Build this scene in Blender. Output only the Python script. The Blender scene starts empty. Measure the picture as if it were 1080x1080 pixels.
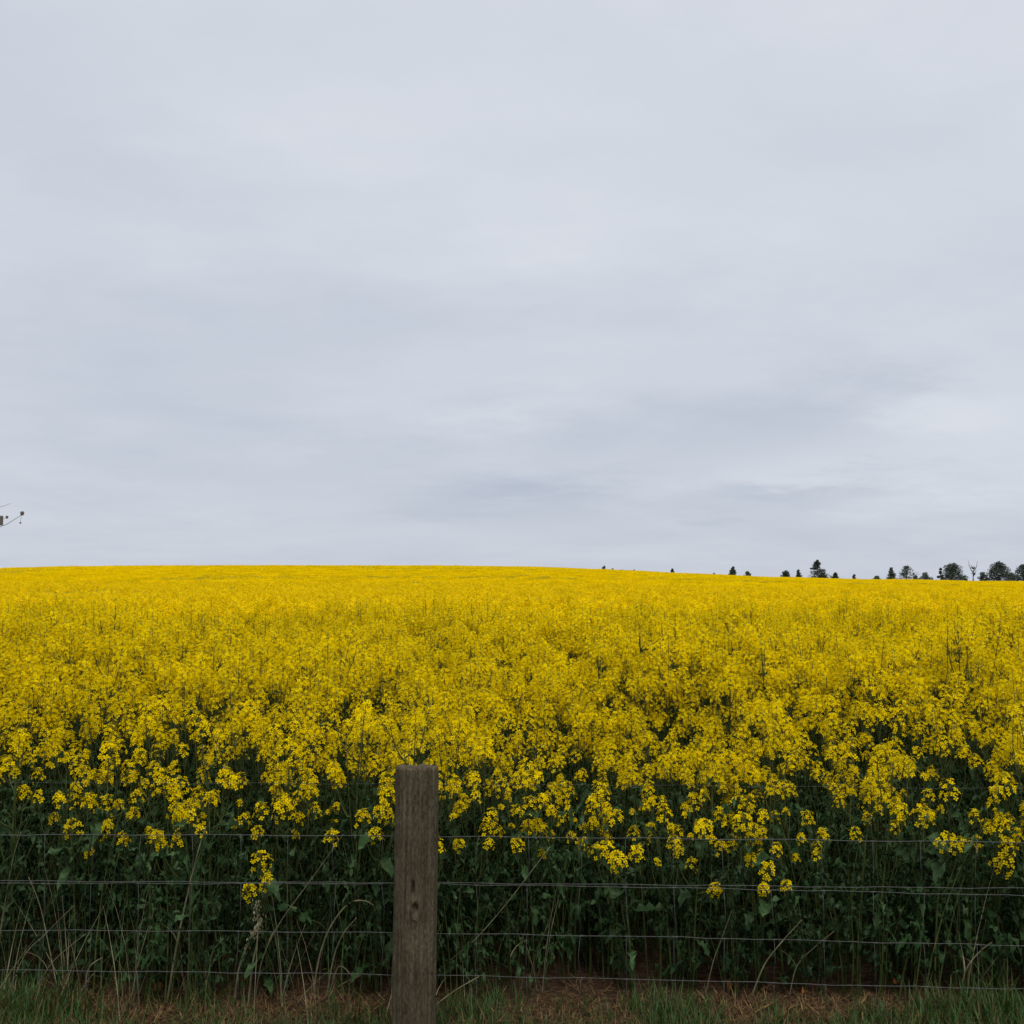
import bpy, math, random
import numpy as np
from mathutils import Vector, Matrix, Euler

R = math.radians
scene = bpy.context.scene
C = scene.collection

# ------------------------------------------------------------------ camera
F = 1083.0            # focal length in photo pixels (1080 px wide)
EYE = 1.80
PITCH = math.atan(75.0 / F)
cam_data = bpy.data.cameras.new("camera")
cam_data.sensor_width = 36.0
cam_data.lens = 36.0 * F / 1080.0
cam_data.clip_start = 0.05
cam_data.clip_end = 9000.0
cam = bpy.data.objects.new("camera", cam_data)
C.objects.link(cam)
cam.location = (0, 0, EYE)
cam.rotation_euler = (R(90) + PITCH, 0, 0)
scene.camera = cam

# ------------------------------------------------------------------ sky
SUN_EL, SUN_AZ = R(64), R(168)
world = bpy.data.worlds.new("World")
scene.world = world
world.use_nodes = True
nt = world.node_tree
nt.nodes.clear()


def N(tree, kind, **kw):
    n = tree.nodes.new(kind)
    for k, v in kw.items():
        setattr(n, k, v)
    return n


def mathn(tree, op, a, b=None, clamp=False):
    n = N(tree, 'ShaderNodeMath', operation=op, use_clamp=clamp)
    for i, v in enumerate((a, b)):
        if v is None:
            continue
        if isinstance(v, (int, float)):
            n.inputs[i].default_value = v
        else:
            tree.links.new(v, n.inputs[i])
    return n.outputs[0]


def build_world():
    L = nt.links.new
    out = N(nt, 'ShaderNodeOutputWorld')
    bg = N(nt, 'ShaderNodeBackground')
    bg.inputs['Strength'].default_value = 0.0688
    L(bg.outputs[0], out.inputs[0])
    sky = N(nt, 'ShaderNodeTexSky', sky_type='NISHITA')
    sky.sun_disc = False
    sky.sun_elevation = SUN_EL
    sky.sun_rotation = SUN_AZ
    sky.air_density = 1.0
    sky.dust_density = 2.0
    tc = N(nt, 'ShaderNodeTexCoord')
    sep = N(nt, 'ShaderNodeSeparateXYZ')
    L(tc.outputs['Generated'], sep.inputs[0])
    x, y, z = sep.outputs
    # a cloud deck: directions projected on a flat layer overhead
    zc = mathn(nt, 'ADD', mathn(nt, 'MAXIMUM', z, 0.0), 0.16)
    px = mathn(nt, 'DIVIDE', x, zc)
    py = mathn(nt, 'DIVIDE', y, zc)
    comb = N(nt, 'ShaderNodeCombineXYZ')
    L(px, comb.inputs[0]); L(py, comb.inputs[1])
    n1 = N(nt, 'ShaderNodeTexNoise')
    n1.inputs['Scale'].default_value = 0.75
    n1.inputs['Detail'].default_value = 6
    n1.inputs['Roughness'].default_value = 0.56
    n1.inputs['Distortion'].default_value = 0.35
    mp = N(nt, 'ShaderNodeMapping')
    mp.inputs['Location'].default_value = (2.3, 7.1, 0)
    mp.inputs['Scale'].default_value = (0.8, 1.0, 1.0)
    mp.inputs['Rotation'].default_value = (0, 0, R(-12))
    L(comb.outputs[0], mp.inputs[0]); L(mp.outputs[0], n1.inputs['Vector'])
    n2 = N(nt, 'ShaderNodeTexNoise')
    n2.inputs['Scale'].default_value = 2.6
    n2.inputs['Detail'].default_value = 8
    n2.inputs['Roughness'].default_value = 0.62
    L(mp.outputs[0], n2.inputs['Vector'])
    tone = mathn(nt, 'ADD',
                 mathn(nt, 'MULTIPLY', mathn(nt, 'SUBTRACT', n1.outputs[0], 0.5), 0.26),
                 mathn(nt, 'MULTIPLY', mathn(nt, 'SUBTRACT', n2.outputs[0], 0.5), 0.19))
    # single cloud streaks, warped by the fine noise (u = x/y, v = z/y, ahead only)
    yy = mathn(nt, 'MAXIMUM', y, 0.05)
    u = mathn(nt, 'DIVIDE', x, yy)
    v = mathn(nt, 'DIVIDE', z, yy)
    wu = mathn(nt, 'ADD', u, mathn(nt, 'MULTIPLY', mathn(nt, 'SUBTRACT', n2.outputs[0], 0.5), 0.30))
    wv = mathn(nt, 'ADD', v, mathn(nt, 'MULTIPLY', mathn(nt, 'SUBTRACT', n2.outputs[0], 0.5), 0.11))
    for (pu, pv, ru, rv, tilt, amp) in (
            (505, 530, 120, 26, 0.0, -0.11), (810, 526, 75, 18, 0.03, -0.11),
            (640, 462, 300, 40, 0.10, -0.06), (860, 425, 150, 38, 0.10, -0.075),
            (1030, 425, 110, 42, 0.0, 0.10), (960, 490, 220, 26, 0.0, 0.06),
            (560, 415, 160, 32, 0.05, 0.05), (250, 340, 420, 60, 0.05, -0.018),
            (300, 110, 320, 70, -0.05, 0.05), (640, 240, 330, 60, 0.06, 0.045)):
        cu, cv = (pu - 540) / F, (615 - pv) / F
        du = mathn(nt, 'SUBTRACT', wu, cu)
        dv = mathn(nt, 'SUBTRACT', mathn(nt, 'SUBTRACT', wv, cv), mathn(nt, 'MULTIPLY', du, tilt))
        a = mathn(nt, 'POWER', mathn(nt, 'ABSOLUTE', mathn(nt, 'DIVIDE', du, ru / F)), 2.0)
        b = mathn(nt, 'POWER', mathn(nt, 'ABSOLUTE', mathn(nt, 'DIVIDE', dv, rv / F)), 2.0)
        e = mathn(nt, 'EXPONENT', mathn(nt, 'MULTIPLY', mathn(nt, 'ADD', a, b), -1.0))
        tone = mathn(nt, 'ADD', tone, mathn(nt, 'MULTIPLY', e, amp * 1.02))
    # overcast luminance rises gently with height above the horizon
    lum = mathn(nt, 'ADD', 0.93, mathn(nt, 'MULTIPLY', mathn(nt, 'MAXIMUM', z, 0.0), 0.22))
    lum = mathn(nt, 'ADD', lum, tone)
    vm = N(nt, 'ShaderNodeCombineXYZ')          # thicker cloud is a little bluer
    for ch, (cst, ex) in enumerate(((6.55, 1.2), (6.97, 1.05), (7.72, 0.75))):
        L(mathn(nt, 'MULTIPLY', mathn(nt, 'POWER', lum, ex), cst), vm.inputs[ch])
    mix = N(nt, 'ShaderNodeMix', data_type='RGBA')
    mix.inputs[0].default_value = 0.94        # thick overcast, a trace of blue sky through it
    L(sky.outputs[0], mix.inputs[6]); L(vm.outputs[0], mix.inputs[7])
    L(mix.outputs[2], bg.inputs['Color'])


build_world()

sun_data = bpy.data.lights.new("sun", 'SUN')
sun_data.energy = 1.5
sun_data.angle = R(40)
sun_data.color = (1.0, 0.97, 0.92)
sun = bpy.data.objects.new("sun", sun_data)
C.objects.link(sun)
sun.location = (0, 0, 30)
sd = Vector((math.sin(SUN_AZ) * math.cos(SUN_EL), math.cos(SUN_AZ) * math.cos(SUN_EL), math.sin(SUN_EL)))
sun.rotation_euler = sd.to_track_quat('Z', 'Y').to_euler()

vs = scene.view_settings
vs.view_transform = 'Standard'
vs.look = 'None'
vs.exposure = 0.52
vs.gamma = 1.0
vs.use_curve_mapping = False

# ------------------------------------------------------------------ helpers
CP, SP = math.cos(PITCH), math.sin(PITCH)


def ray(u, v):
    a, b = (u - 540.0) / F, (540.0 - v) / F
    d = np.array([a, CP - b * SP, SP + b * CP])
    return d


def at(u, v, Y):
    d = ray(u, v)
    k = Y / d[1]
    return np.array([d[0] * k, Y, EYE + d[2] * k])


def on_ground(u, v, z=0.0):
    d = ray(u, v)
    k = (z - EYE) / d[2]
    return np.array([d[0] * k, d[1] * k, z])


class MB:
    """collects faces with material indices, links them as one mesh object"""
    def __init__(self):
        self.v, self.f, self.m = [], [], []

    def add(self, verts, faces, mat=0):
        o = len(self.v)
        self.v.extend([tuple(map(float, p)) for p in verts])
        self.f.extend([tuple(i + o for i in f) for f in faces])
        self.m.extend([mat] * len(faces))

    def merge(self, other, loc=(0, 0, 0)):
        o = len(self.v)
        self.v.extend([(p[0] + loc[0], p[1] + loc[1], p[2] + loc[2]) for p in other.v])
        self.f.extend([tuple(i + o for i in f) for f in other.f])
        self.m.extend(other.m)

    def mesh(self, name, mats, smooth=False):
        me = bpy.data.meshes.new(name)
        me.from_pydata(self.v, [], self.f)
        for m in mats:
            me.materials.append(m)
        me.polygons.foreach_set('material_index', self.m)
        if smooth:
            me.polygons.foreach_set('use_smooth', [True] * len(self.f))
        me.update()
        return me


def link(name, me, parent=None):
    o = bpy.data.objects.new(name, me)
    C.objects.link(o)
    if parent:
        o.parent = parent
    return o


def tag(o, label=None, cat=None, group=None, kind=None):
    for k, v in (('label', label), ('category', cat), ('group', group), ('kind', kind)):
        if v:
            o[k] = v
    return o


def empty(name, loc, label, cat, group=None):
    o = bpy.data.objects.new(name, None)
    o.empty_display_size = 0.1
    C.objects.link(o)
    o.location = loc
    return tag(o, label, cat, group)


def frame(d):
    d = np.asarray(d, float); d = d / (np.linalg.norm(d) + 1e-9)
    a = np.array([0, 0, 1.0]) if abs(d[2]) < 0.9 else np.array([1.0, 0, 0])
    s = np.cross(d, a); s /= np.linalg.norm(s)
    return d, s, np.cross(s, d)


def tube(mb, pts, radii, n=5, mat=0, cap=True):
    pts = [np.asarray(p, float) for p in pts]
    vs_, fs = [], []
    s = None
    for i, p in enumerate(pts):
        t = pts[min(i + 1, len(pts) - 1)] - pts[max(i - 1, 0)]
        d, s0, u0 = frame(t)
        if s is not None:
            s0 = s - d * np.dot(s, d); s0 /= np.linalg.norm(s0) + 1e-9
            u0 = np.cross(s0, d)
        s = s0
        for k in range(n):
            a = 2 * math.pi * k / n
            vs_.append(p + radii[i] * (math.cos(a) * s0 + math.sin(a) * u0))
    for i in range(len(pts) - 1):
        for k in range(n):
            a, b = i * n + k, i * n + (k + 1) % n
            fs.append((a, b, b + n, a + n))
    if cap:
        fs.append(tuple(range(n - 1, -1, -1)))
        fs.append(tuple((len(pts) - 1) * n + k for k in range(n)))
    mb.add(vs_, fs, mat)


def bez(p0, p1, p2, n):
    p0, p1, p2 = map(lambda q: np.asarray(q, float), (p0, p1, p2))
    return [p0 * (1 - t) ** 2 + 2 * p1 * t * (1 - t) + p2 * t * t for t in np.linspace(0, 1, n)]


# ------------------------------------------------------------------ materials
def plant_mat(name, cols, scale=30.0, rough=0.6, trans=0.25, rand=0.25, spec=0.3):
    """noise-mixed colour, brightness varied per object, some light passing through"""
    m = bpy.data.materials.new(name)
    m.use_nodes = True
    t = m.node_tree
    t.nodes.clear()
    L = t.links.new
    out = N(t, 'ShaderNodeOutputMaterial')
    pb = N(t, 'ShaderNodeBsdfPrincipled')
    pb.inputs['Roughness'].default_value = rough
    pb.inputs['Specular IOR Level'].default_value = spec
    tr = N(t, 'ShaderNodeBsdfTranslucent')
    mx = N(t, 'ShaderNodeMixShader')
    mx.inputs[0].default_value = trans
    tc = N(t, 'ShaderNodeTexCoord')
    nz = N(t, 'ShaderNodeTexNoise')
    nz.inputs['Scale'].default_value = scale
    nz.inputs['Detail'].default_value = 3
    L(tc.outputs['Object'], nz.inputs['Vector'])
    cr = N(t, 'ShaderNodeValToRGB')
    els = cr.color_ramp.elements
    k = len(cols)
    while len(els) < k:
        els.new(0.5)
    for i, c in enumerate(cols):
        els[i].position = 0.32 + 0.36 * i / max(1, k - 1)
        els[i].color = (*c, 1)
    L(nz.outputs[0], cr.inputs[0])
    oi = N(t, 'ShaderNodeObjectInfo')
    mr = N(t, 'ShaderNodeMapRange')
    mr.inputs['To Min'].default_value = 1 - rand
    mr.inputs['To Max'].default_value = 1 + rand * 0.6
    L(oi.outputs['Random'], mr.inputs['Value'])
    hs = N(t, 'ShaderNodeHueSaturation')
    L(cr.outputs[0], hs.inputs['Color']); L(mr.outputs[0], hs.inputs['Value'])
    L(hs.outputs[0], pb.inputs['Base Color']); L(hs.outputs[0], tr.inputs['Color'])
    L(pb.outputs[0], mx.inputs[1]); L(tr.outputs[0], mx.inputs[2])
    L(mx.outputs[0], out.inputs[0])
    return m


M = {}
M['stem'] = plant_mat('canola_stem', [(0.03, 0.042, 0.010), (0.05, 0.064, 0.016), (0.085, 0.096, 0.03)], 14, 0.7, 0.0, 0.3, 0.15)
M['leaf'] = plant_mat('canola_leaf', [(0.015, 0.036, 0.011), (0.026, 0.056, 0.017), (0.065, 0.108, 0.046)], 22, 0.65, 0.2, 0.5, 0.12)
M['petal'] = plant_mat('canola_petal', [(0.77, 0.535, 0.0008), (0.85, 0.63, 0.001), (0.90, 0.71, 0.002)], 45, 0.8, 0.35, 0.22, 0.03)
M['bud'] = plant_mat('canola_bud', [(0.24, 0.25, 0.015), (0.46, 0.38, 0.012)], 90, 0.6, 0.15, 0.2)
M['canopy'] = plant_mat('canola_canopy', [(0.35, 0.30, 0.01), (0.60, 0.47, 0.004), (0.76, 0.59, 0.002)], 7, 0.7, 0.2, 0.0, 0.1)
CANOLA = [M['stem'], M['leaf'], M['petal'], M['bud'], M['canopy']]
M['grass'] = plant_mat('green_grass', [(0.025, 0.062, 0.011), (0.045, 0.098, 0.018), (0.08, 0.135, 0.03)], 25, 0.55, 0.25, 0.35)
M['straw'] = plant_mat('dry_grass', [(0.05, 0.024, 0.009), (0.12, 0.066, 0.022), (0.27, 0.17, 0.065)], 25, 0.7, 0.15, 0.35)
M['stalk'] = plant_mat('pale_dry_stalk', [(0.13, 0.125, 0.065), (0.22, 0.20, 0.11), (0.32, 0.285, 0.17)], 18, 0.65, 0.1, 0.2)
M['dead'] = plant_mat('dead_orange_leaf', [(0.22, 0.07, 0.02), (0.38, 0.13, 0.035), (0.45, 0.2, 0.07)], 40, 0.7, 0.2, 0.2)
M['tree'] = plant_mat('tree_foliage', [(0.045, 0.06, 0.042), (0.065, 0.082, 0.058), (0.095, 0.11, 0.08)], 0.8, 0.7, 0.15, 0.25)
M['trunk'] = plant_mat('tree_bark', [(0.07, 0.06, 0.05), (0.13, 0.115, 0.1)], 3, 0.9, 0.0, 0.2)


def simple_mat(name, col, rough=0.5, metal=0.0, noise=0.2, scale=40):
    m = bpy.data.materials.new(name)
    m.use_nodes = True
    t = m.node_tree
    pb = t.nodes['Principled BSDF']
    pb.inputs['Roughness'].default_value = rough
    pb.inputs['Metallic'].default_value = metal
    tc = N(t, 'ShaderNodeTexCoord')
    nz = N(t, 'ShaderNodeTexNoise')
    nz.inputs['Scale'].default_value = scale
    nz.inputs['Detail'].default_value = 4
    t.links.new(tc.outputs['Object'], nz.inputs['Vector'])
    cr = N(t, 'ShaderNodeValToRGB')
    cr.color_ramp.elements[0].position = 0.3
    cr.color_ramp.elements[1].position = 0.7
    cr.color_ramp.elements[0].color = (*[c * (1 - noise) for c in col], 1)
    cr.color_ramp.elements[1].color = (*[min(1, c * (1 + noise)) for c in col], 1)
    t.links.new(nz.outputs[0], cr.inputs[0])
    t.links.new(cr.outputs[0], pb.inputs['Base Color'])
    return m


M['wire'] = simple_mat('galvanised_wire', (0.075, 0.074, 0.068), 0.75, 0.1, 0.35, 60)
M['polewood'] = simple_mat('pole_wood', (0.11, 0.10, 0.09), 0.85, 0, 0.3, 3)
M['iron'] = simple_mat('dark_iron', (0.12, 0.12, 0.13), 0.6, 0.4, 0.2, 8)
M['porcelain'] = simple_mat('glazed_insulator', (0.09, 0.075, 0.07), 0.3, 0, 0.2, 8)


def post_material():
    m = bpy.data.materials.new('weathered_wood')
    m.use_nodes = True
    t = m.node_tree
    L = t.links.new
    pb = t.nodes['Principled BSDF']
    pb.inputs['Roughness'].default_value = 0.9
    pb.inputs['Specular IOR Level'].default_value = 0.05
    tc = N(t, 'ShaderNodeTexCoord')
    mp = N(t, 'ShaderNodeMapping')
    mp.inputs['Scale'].default_value = (60, 60, 2.2)      # long grain
    L(tc.outputs['Object'], mp.inputs[0])
    g = N(t, 'ShaderNodeTexNoise')
    g.inputs['Scale'].default_value = 1.0
    g.inputs['Detail'].default_value = 6
    g.inputs['Roughness'].default_value = 0.65
    L(mp.outputs[0], g.inputs['Vector'])
    b = N(t, 'ShaderNodeTexNoise')
    b.inputs['Scale'].default_value = 9
    b.inputs['Detail'].default_value = 5
    L(tc.outputs['Object'], b.inputs['Vector'])
    cr = N(t, 'ShaderNodeValToRGB')
    e = cr.color_ramp.elements
    e[0].position, e[0].color = 0.30, (0.028, 0.022, 0.014, 1)
    e[1].position, e[1].color = 0.72, (0.152, 0.126, 0.085, 1)
    k = e.new(0.5); k.color = (0.076, 0.060, 0.038, 1)
    L(g.outputs[0], cr.inputs[0])
    # grey-green algae and brown blotches
    cr2 = N(t, 'ShaderNodeValToRGB')
    e = cr2.color_ramp.elements
    e[0].position, e[0].color = 0.35, (0.048, 0.034, 0.022, 1)
    e[1].position, e[1].color = 0.68, (0.098, 0.088, 0.055, 1)
    L(b.outputs[0], cr2.inputs[0])
    mx = N(t, 'ShaderNodeMix', data_type='RGBA')
    mx.inputs[0].default_value = 0.42
    L(cr.outputs[0], mx.inputs[6]); L(cr2.outputs[0], mx.inputs[7])
    sp_ = N(t, 'ShaderNodeTexNoise')                     # pits, lichen specks
    sp_.inputs['Scale'].default_value = 120
    sp_.inputs['Detail'].default_value = 5
    sp_.inputs['Roughness'].default_value = 0.7
    mp2 = N(t, 'ShaderNodeMapping'); mp2.inputs['Scale'].default_value = (1, 1, 0.45)
    L(tc.outputs['Object'], mp2.inputs[0]); L(mp2.outputs[0], sp_.inputs['Vector'])
    spr = N(t, 'ShaderNodeMapRange')
    spr.inputs['From Min'].default_value = 0.3; spr.inputs['From Max'].default_value = 0.7
    spr.inputs['To Min'].default_value = 0.45; spr.inputs['To Max'].default_value = 1.75
    L(sp_.outputs[0], spr.inputs['Value'])
    hs = N(t, 'ShaderNodeHueSaturation')
    L(mx.outputs[2], hs.inputs['Color']); L(spr.outputs[0], hs.inputs['Value'])
    L(hs.outputs[0], pb.inputs['Base Color'])
    bp = N(t, 'ShaderNodeBump')
    bp.inputs['Strength'].default_value = 0.7
    bp.inputs['Distance'].default_value = 0.004
    L(g.outputs[0], bp.inputs['Height']); L(bp.outputs[0], pb.inputs['Normal'])
    return m


M['post'] = post_material()


def ground_material():
    m = bpy.data.materials.new('soil_and_turf')
    m.use_nodes = True
    t = m.node_tree
    L = t.links.new
    pb = t.nodes['Principled BSDF']
    pb.inputs['Roughness'].default_value = 0.95
    pb.inputs['Specular IOR Level'].default_value = 0.1
    tc = N(t, 'ShaderNodeTexCoord')

    def noise(sc, det=5):
        n = N(t, 'ShaderNodeTexNoise')
        n.inputs['Scale'].default_value = sc
        n.inputs['Detail'].default_value = det
        L(tc.outputs['Object'], n.inputs['Vector'])
        return n.outputs[0]

    def ramp(src, stops):
        cr = N(t, 'ShaderNodeValToRGB')
        e = cr.color_ramp.elements
        while len(e) < len(stops):
            e.new(0.5)
        for i, (p, c) in enumerate(stops):
            e[i].position = p; e[i].color = (*c, 1)
        L(src, cr.inputs[0])
        return cr.outputs[0]
    soil = ramp(noise(35, 8), [(0.3, (0.022, 0.012, 0.008)), (0.5, (0.045, 0.025, 0.014)), (0.7, (0.09, 0.055, 0.03))])
    turf = ramp(noise(18, 6), [(0.3, (0.03, 0.045, 0.015)), (0.55, (0.06, 0.075, 0.028)), (0.75, (0.12, 0.095, 0.05))])
    sep = N(t, 'ShaderNodeSeparateXYZ')
    L(tc.outputs['Object'], sep.inputs[0])
    edge = mathn(t, 'ADD', sep.outputs[1], mathn(t, 'MULTIPLY', mathn(t, 'SUBTRACT', noise(2.5, 4), 0.5), 0.9))
    fac = N(t, 'ShaderNodeMapRange')
    fac.inputs['From Min'].default_value = 4.0
    fac.inputs['From Max'].default_value = 4.3
    L(edge, fac.inputs['Value'])
    vl = N(t, 'ShaderNodeVectorMath', operation='LENGTH')     # pasture beyond the field
    L(tc.outputs['Object'], vl.inputs[0])
    far_ = N(t, 'ShaderNodeMapRange')
    far_.inputs['From Min'].default_value = 330; far_.inputs['From Max'].default_value = 360
    far_.inputs['To Min'].default_value = 1.0; far_.inputs['To Max'].default_value = 0.0
    L(vl.outputs['Value'], far_.inputs['Value'])
    mx = N(t, 'ShaderNodeMix', data_type='RGBA')
    L(mathn(t, 'MULTIPLY', fac.outputs[0], far_.outputs[0]), mx.inputs[0]); L(turf, mx.inputs[6]); L(soil, mx.inputs[7])
    L(mx.outputs[2], pb.inputs['Base Color'])
    bp = N(t, 'ShaderNodeBump')
    bp.inputs['Strength'].default_value = 0.8
    bp.inputs['Distance'].default_value = 0.02
    L(noise(45, 8), bp.inputs['Height']); L(bp.outputs[0], pb.inputs['Normal'])
    return m


M['ground'] = ground_material()

# ------------------------------------------------------------------ terrain
CROP_H = 1.28
CREST = [(-900, 612), (-400, 606), (-150, 603), (0, 600.0), (30, 599.0), (70, 598.0), (200, 597.3), (330, 597.0), (470, 597.0),
         (540, 598.0), (620, 600.3), (700, 604.2), (760, 606.8), (820, 609.3), (900, 611.3),
         (1000, 612.8), (1080, 614.3), (1250, 616.0), (2000, 617.0)]


def prof(r):
    r = np.asarray(r, float)
    s = np.clip((r - 12.0) / 248.0, 0, 1)
    up = s * s * (3 - 2 * s)
    q = np.clip((r - 260.0) / 420.0, 0, 1)
    return up - q * q * (3 - 2 * q)


def _solve():
    rr = np.linspace(13, 300, 900)
    pr = prof(rr)
    az, amp = [], []
    for u, v in CREST:
        d = ray(u, v)
        tgt = d[2] / math.hypot(d[0], d[1])
        lo, hi = -8.0, 14.0
        for _ in range(60):
            m_ = 0.5 * (lo + hi)
            if np.max((m_ * pr + CROP_H + 0.03 - EYE) / rr) < tgt:
                lo = m_
            else:
                hi = m_
        az.append(math.atan2(d[0], d[1])); amp.append(0.5 * (lo + hi))
    return np.array(az), np.array(amp)


AZ, AMP = _solve()
_fine = np.linspace(AZ[0], AZ[-1], 600)
_amp = np.convolve(np.pad(np.interp(_fine, AZ, AMP), 10, mode='edge'), np.ones(21) / 21, 'valid')


def zt(x, y):
    x = np.asarray(x, float); y = np.asarray(y, float)
    r = np.hypot(x, y)
    a = np.interp(np.arctan2(x, y), _fine, _amp)
    # gentle fine relief of the field itself
    wob = 0.10 * np.sin(x * 0.045 + 1.0) * np.sin(y * 0.06) * np.clip((r - 30) / 60, 0, 1)
    return a * prof(r) + wob * np.clip((600 - r) / 200, 0, 1)


def build_ground():
    rs = np.concatenate([[0.0], np.linspace(0.6, 12, 40), np.geomspace(12.6, 5000, 130)])
    na = 220
    vs_, fs = [(0, 0, 0)], []
    th = np.linspace(-math.pi, math.pi, na, endpoint=False)
    for r in rs[1:]:
        x, y = r * np.sin(th), r * np.cos(th)
        z = zt(x, y)
        if r < 12:
            z = z + 0.012 * np.sin(x * 7.3 + 2 * np.sin(y * 3.1)) * np.cos(y * 8.7 + 1.5 * np.sin(x * 2.3))
        vs_.extend(zip(x, y, z))
    for k in range(na):
        fs.append((0, 1 + (k + 1) % na, 1 + k))
    for i in range(len(rs) - 2):
        for k in range(na):
            a, b = 1 + i * na + k, 1 + i * na + (k + 1) % na
            fs.append((a, b, b + na, a + na))
    mb = MB(); mb.add(vs_, fs)
    o = link('ground', mb.mesh('ground', [M['ground']], True))
    tag(o, 'brown soil and turf ground under the yellow field', 'ground', kind='structure')


build_ground()


# ------------------------------------------------------------------ one object that scatters its own pieces
def scatter(name, protos, pts, rots, scls, idxs, mats, base=None):
    """mesh holds the pieces (pid 1..k), an optional sheet (pid -1) and the points (pid 0) they are set on"""
    mb = MB(); pid = []
    for k, p in enumerate(protos):
        mb.merge(p); pid += [k + 1] * len(p.v)
    if base is not None:
        mb.merge(base); pid += [-1] * len(base.v)
    n0 = len(mb.v)
    n = len(pts)
    me = bpy.data.meshes.new(name)
    me.from_pydata(mb.v + [tuple(map(float, p)) for p in pts], [], mb.f)
    for m in mats:
        me.materials.append(m)
    me.polygons.foreach_set('material_index', mb.m)
    me.attributes.new('pid', 'INT', 'POINT').data.foreach_set('value', pid + [0] * n)
    z3 = np.zeros((n0 + n, 3), np.float32); z3[n0:] = rots
    me.attributes.new('rot', 'FLOAT_VECTOR', 'POINT').data.foreach_set('vector', z3.ravel())
    z1 = np.ones(n0 + n, np.float32); z1[n0:] = scls
    me.attributes.new('scl', 'FLOAT', 'POINT').data.foreach_set('value', z1)
    zi = np.zeros(n0 + n, np.int32); zi[n0:] = idxs
    me.attributes.new('idx', 'INT', 'POINT').data.foreach_set('value', zi)
    me.update()
    o = link(name, me)
    g = bpy.data.node_groups.new(name + '_scatter', 'GeometryNodeTree')
    g.interface.new_socket('Geometry', in_out='INPUT', socket_type='NodeSocketGeometry')
    g.interface.new_socket('Geometry', in_out='OUTPUT', socket_type='NodeSocketGeometry')
    gi, go = N(g, 'NodeGroupInput'), N(g, 'NodeGroupOutput')
    L = g.links.new

    def attr(nm, ty):
        a = N(g, 'GeometryNodeInputNamedAttribute', data_type=ty)
        a.inputs['Name'].default_value = nm
        return a.outputs[0]
    pidn = attr('pid', 'INT')

    def sel(k):
        c = N(g, 'FunctionNodeCompare', data_type='INT', operation='EQUAL')
        L(pidn, c.inputs[2]); c.inputs[3].default_value = k
        s = N(g, 'GeometryNodeSeparateGeometry', domain='POINT')
        L(gi.outputs[0], s.inputs[0]); L(c.outputs[0], s.inputs[1])
        return s.outputs[0]
    inst = N(g, 'GeometryNodeGeometryToInstance')
    for k in reversed(range(len(protos))):       # links are read last to first
        L(sel(k + 1), inst.inputs[0])
    iop = N(g, 'GeometryNodeInstanceOnPoints')
    L(sel(0), iop.inputs['Points'])
    L(inst.outputs[0], iop.inputs['Instance'])
    iop.inputs['Pick Instance'].default_value = True
    L(attr('idx', 'INT'), iop.inputs['Instance Index'])
    e2r = N(g, 'FunctionNodeEulerToRotation')
    L(attr('rot', 'FLOAT_VECTOR'), e2r.inputs[0])
    L(e2r.outputs[0], iop.inputs['Rotation'])
    L(attr('scl', 'FLOAT'), iop.inputs['Scale'])
    if base is None:
        L(iop.outputs[0], go.inputs[0])
    else:
        j = N(g, 'GeometryNodeJoinGeometry')
        L(iop.outputs[0], j.inputs[0]); L(sel(-1), j.inputs[0])
        L(j.outputs[0], go.inputs[0])
    md = o.modifiers.new('scatter', 'NODES')
    md.node_group = g
    return o


# ------------------------------------------------------------------ canola plants
rng = np.random.default_rng(7)


def unit(v):
    v = np.asarray(v, float)
    return v / (np.linalg.norm(v) + 1e-9)


def flower(mb, p, nrm, size, spin):
    """four spread petals"""
    d, s, u = frame(nrm)
    for k in range(4):
        a = spin + k * math.pi / 2
        ax = math.cos(a) * s + math.sin(a) * u
        sd_ = -math.sin(a) * s + math.cos(a) * u
        w = size * 0.36
        lift = d * size * 0.16
        mb.add([p + ax * size * 0.08, p + ax * size * 0.62 + sd_ * w + lift, p + ax * size * 1.0 + lift * 0.5,
                p + ax * size * 0.62 - sd_ * w + lift], [(0, 1, 2, 3)], 2)


def octa(mb, p, r, h, axis, mat):
    d, s, u = frame(axis)
    vs_ = [p + d * h] + [p + r * (math.cos(a) * s + math.sin(a) * u) for a in (0, 2.1, 4.2)] + [p - d * h]
    mb.add(vs_, [(0, 1, 2), (0, 2, 3), (0, 3, 1), (4, 2, 1), (4, 3, 2), (4, 1, 3)], mat)


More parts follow.
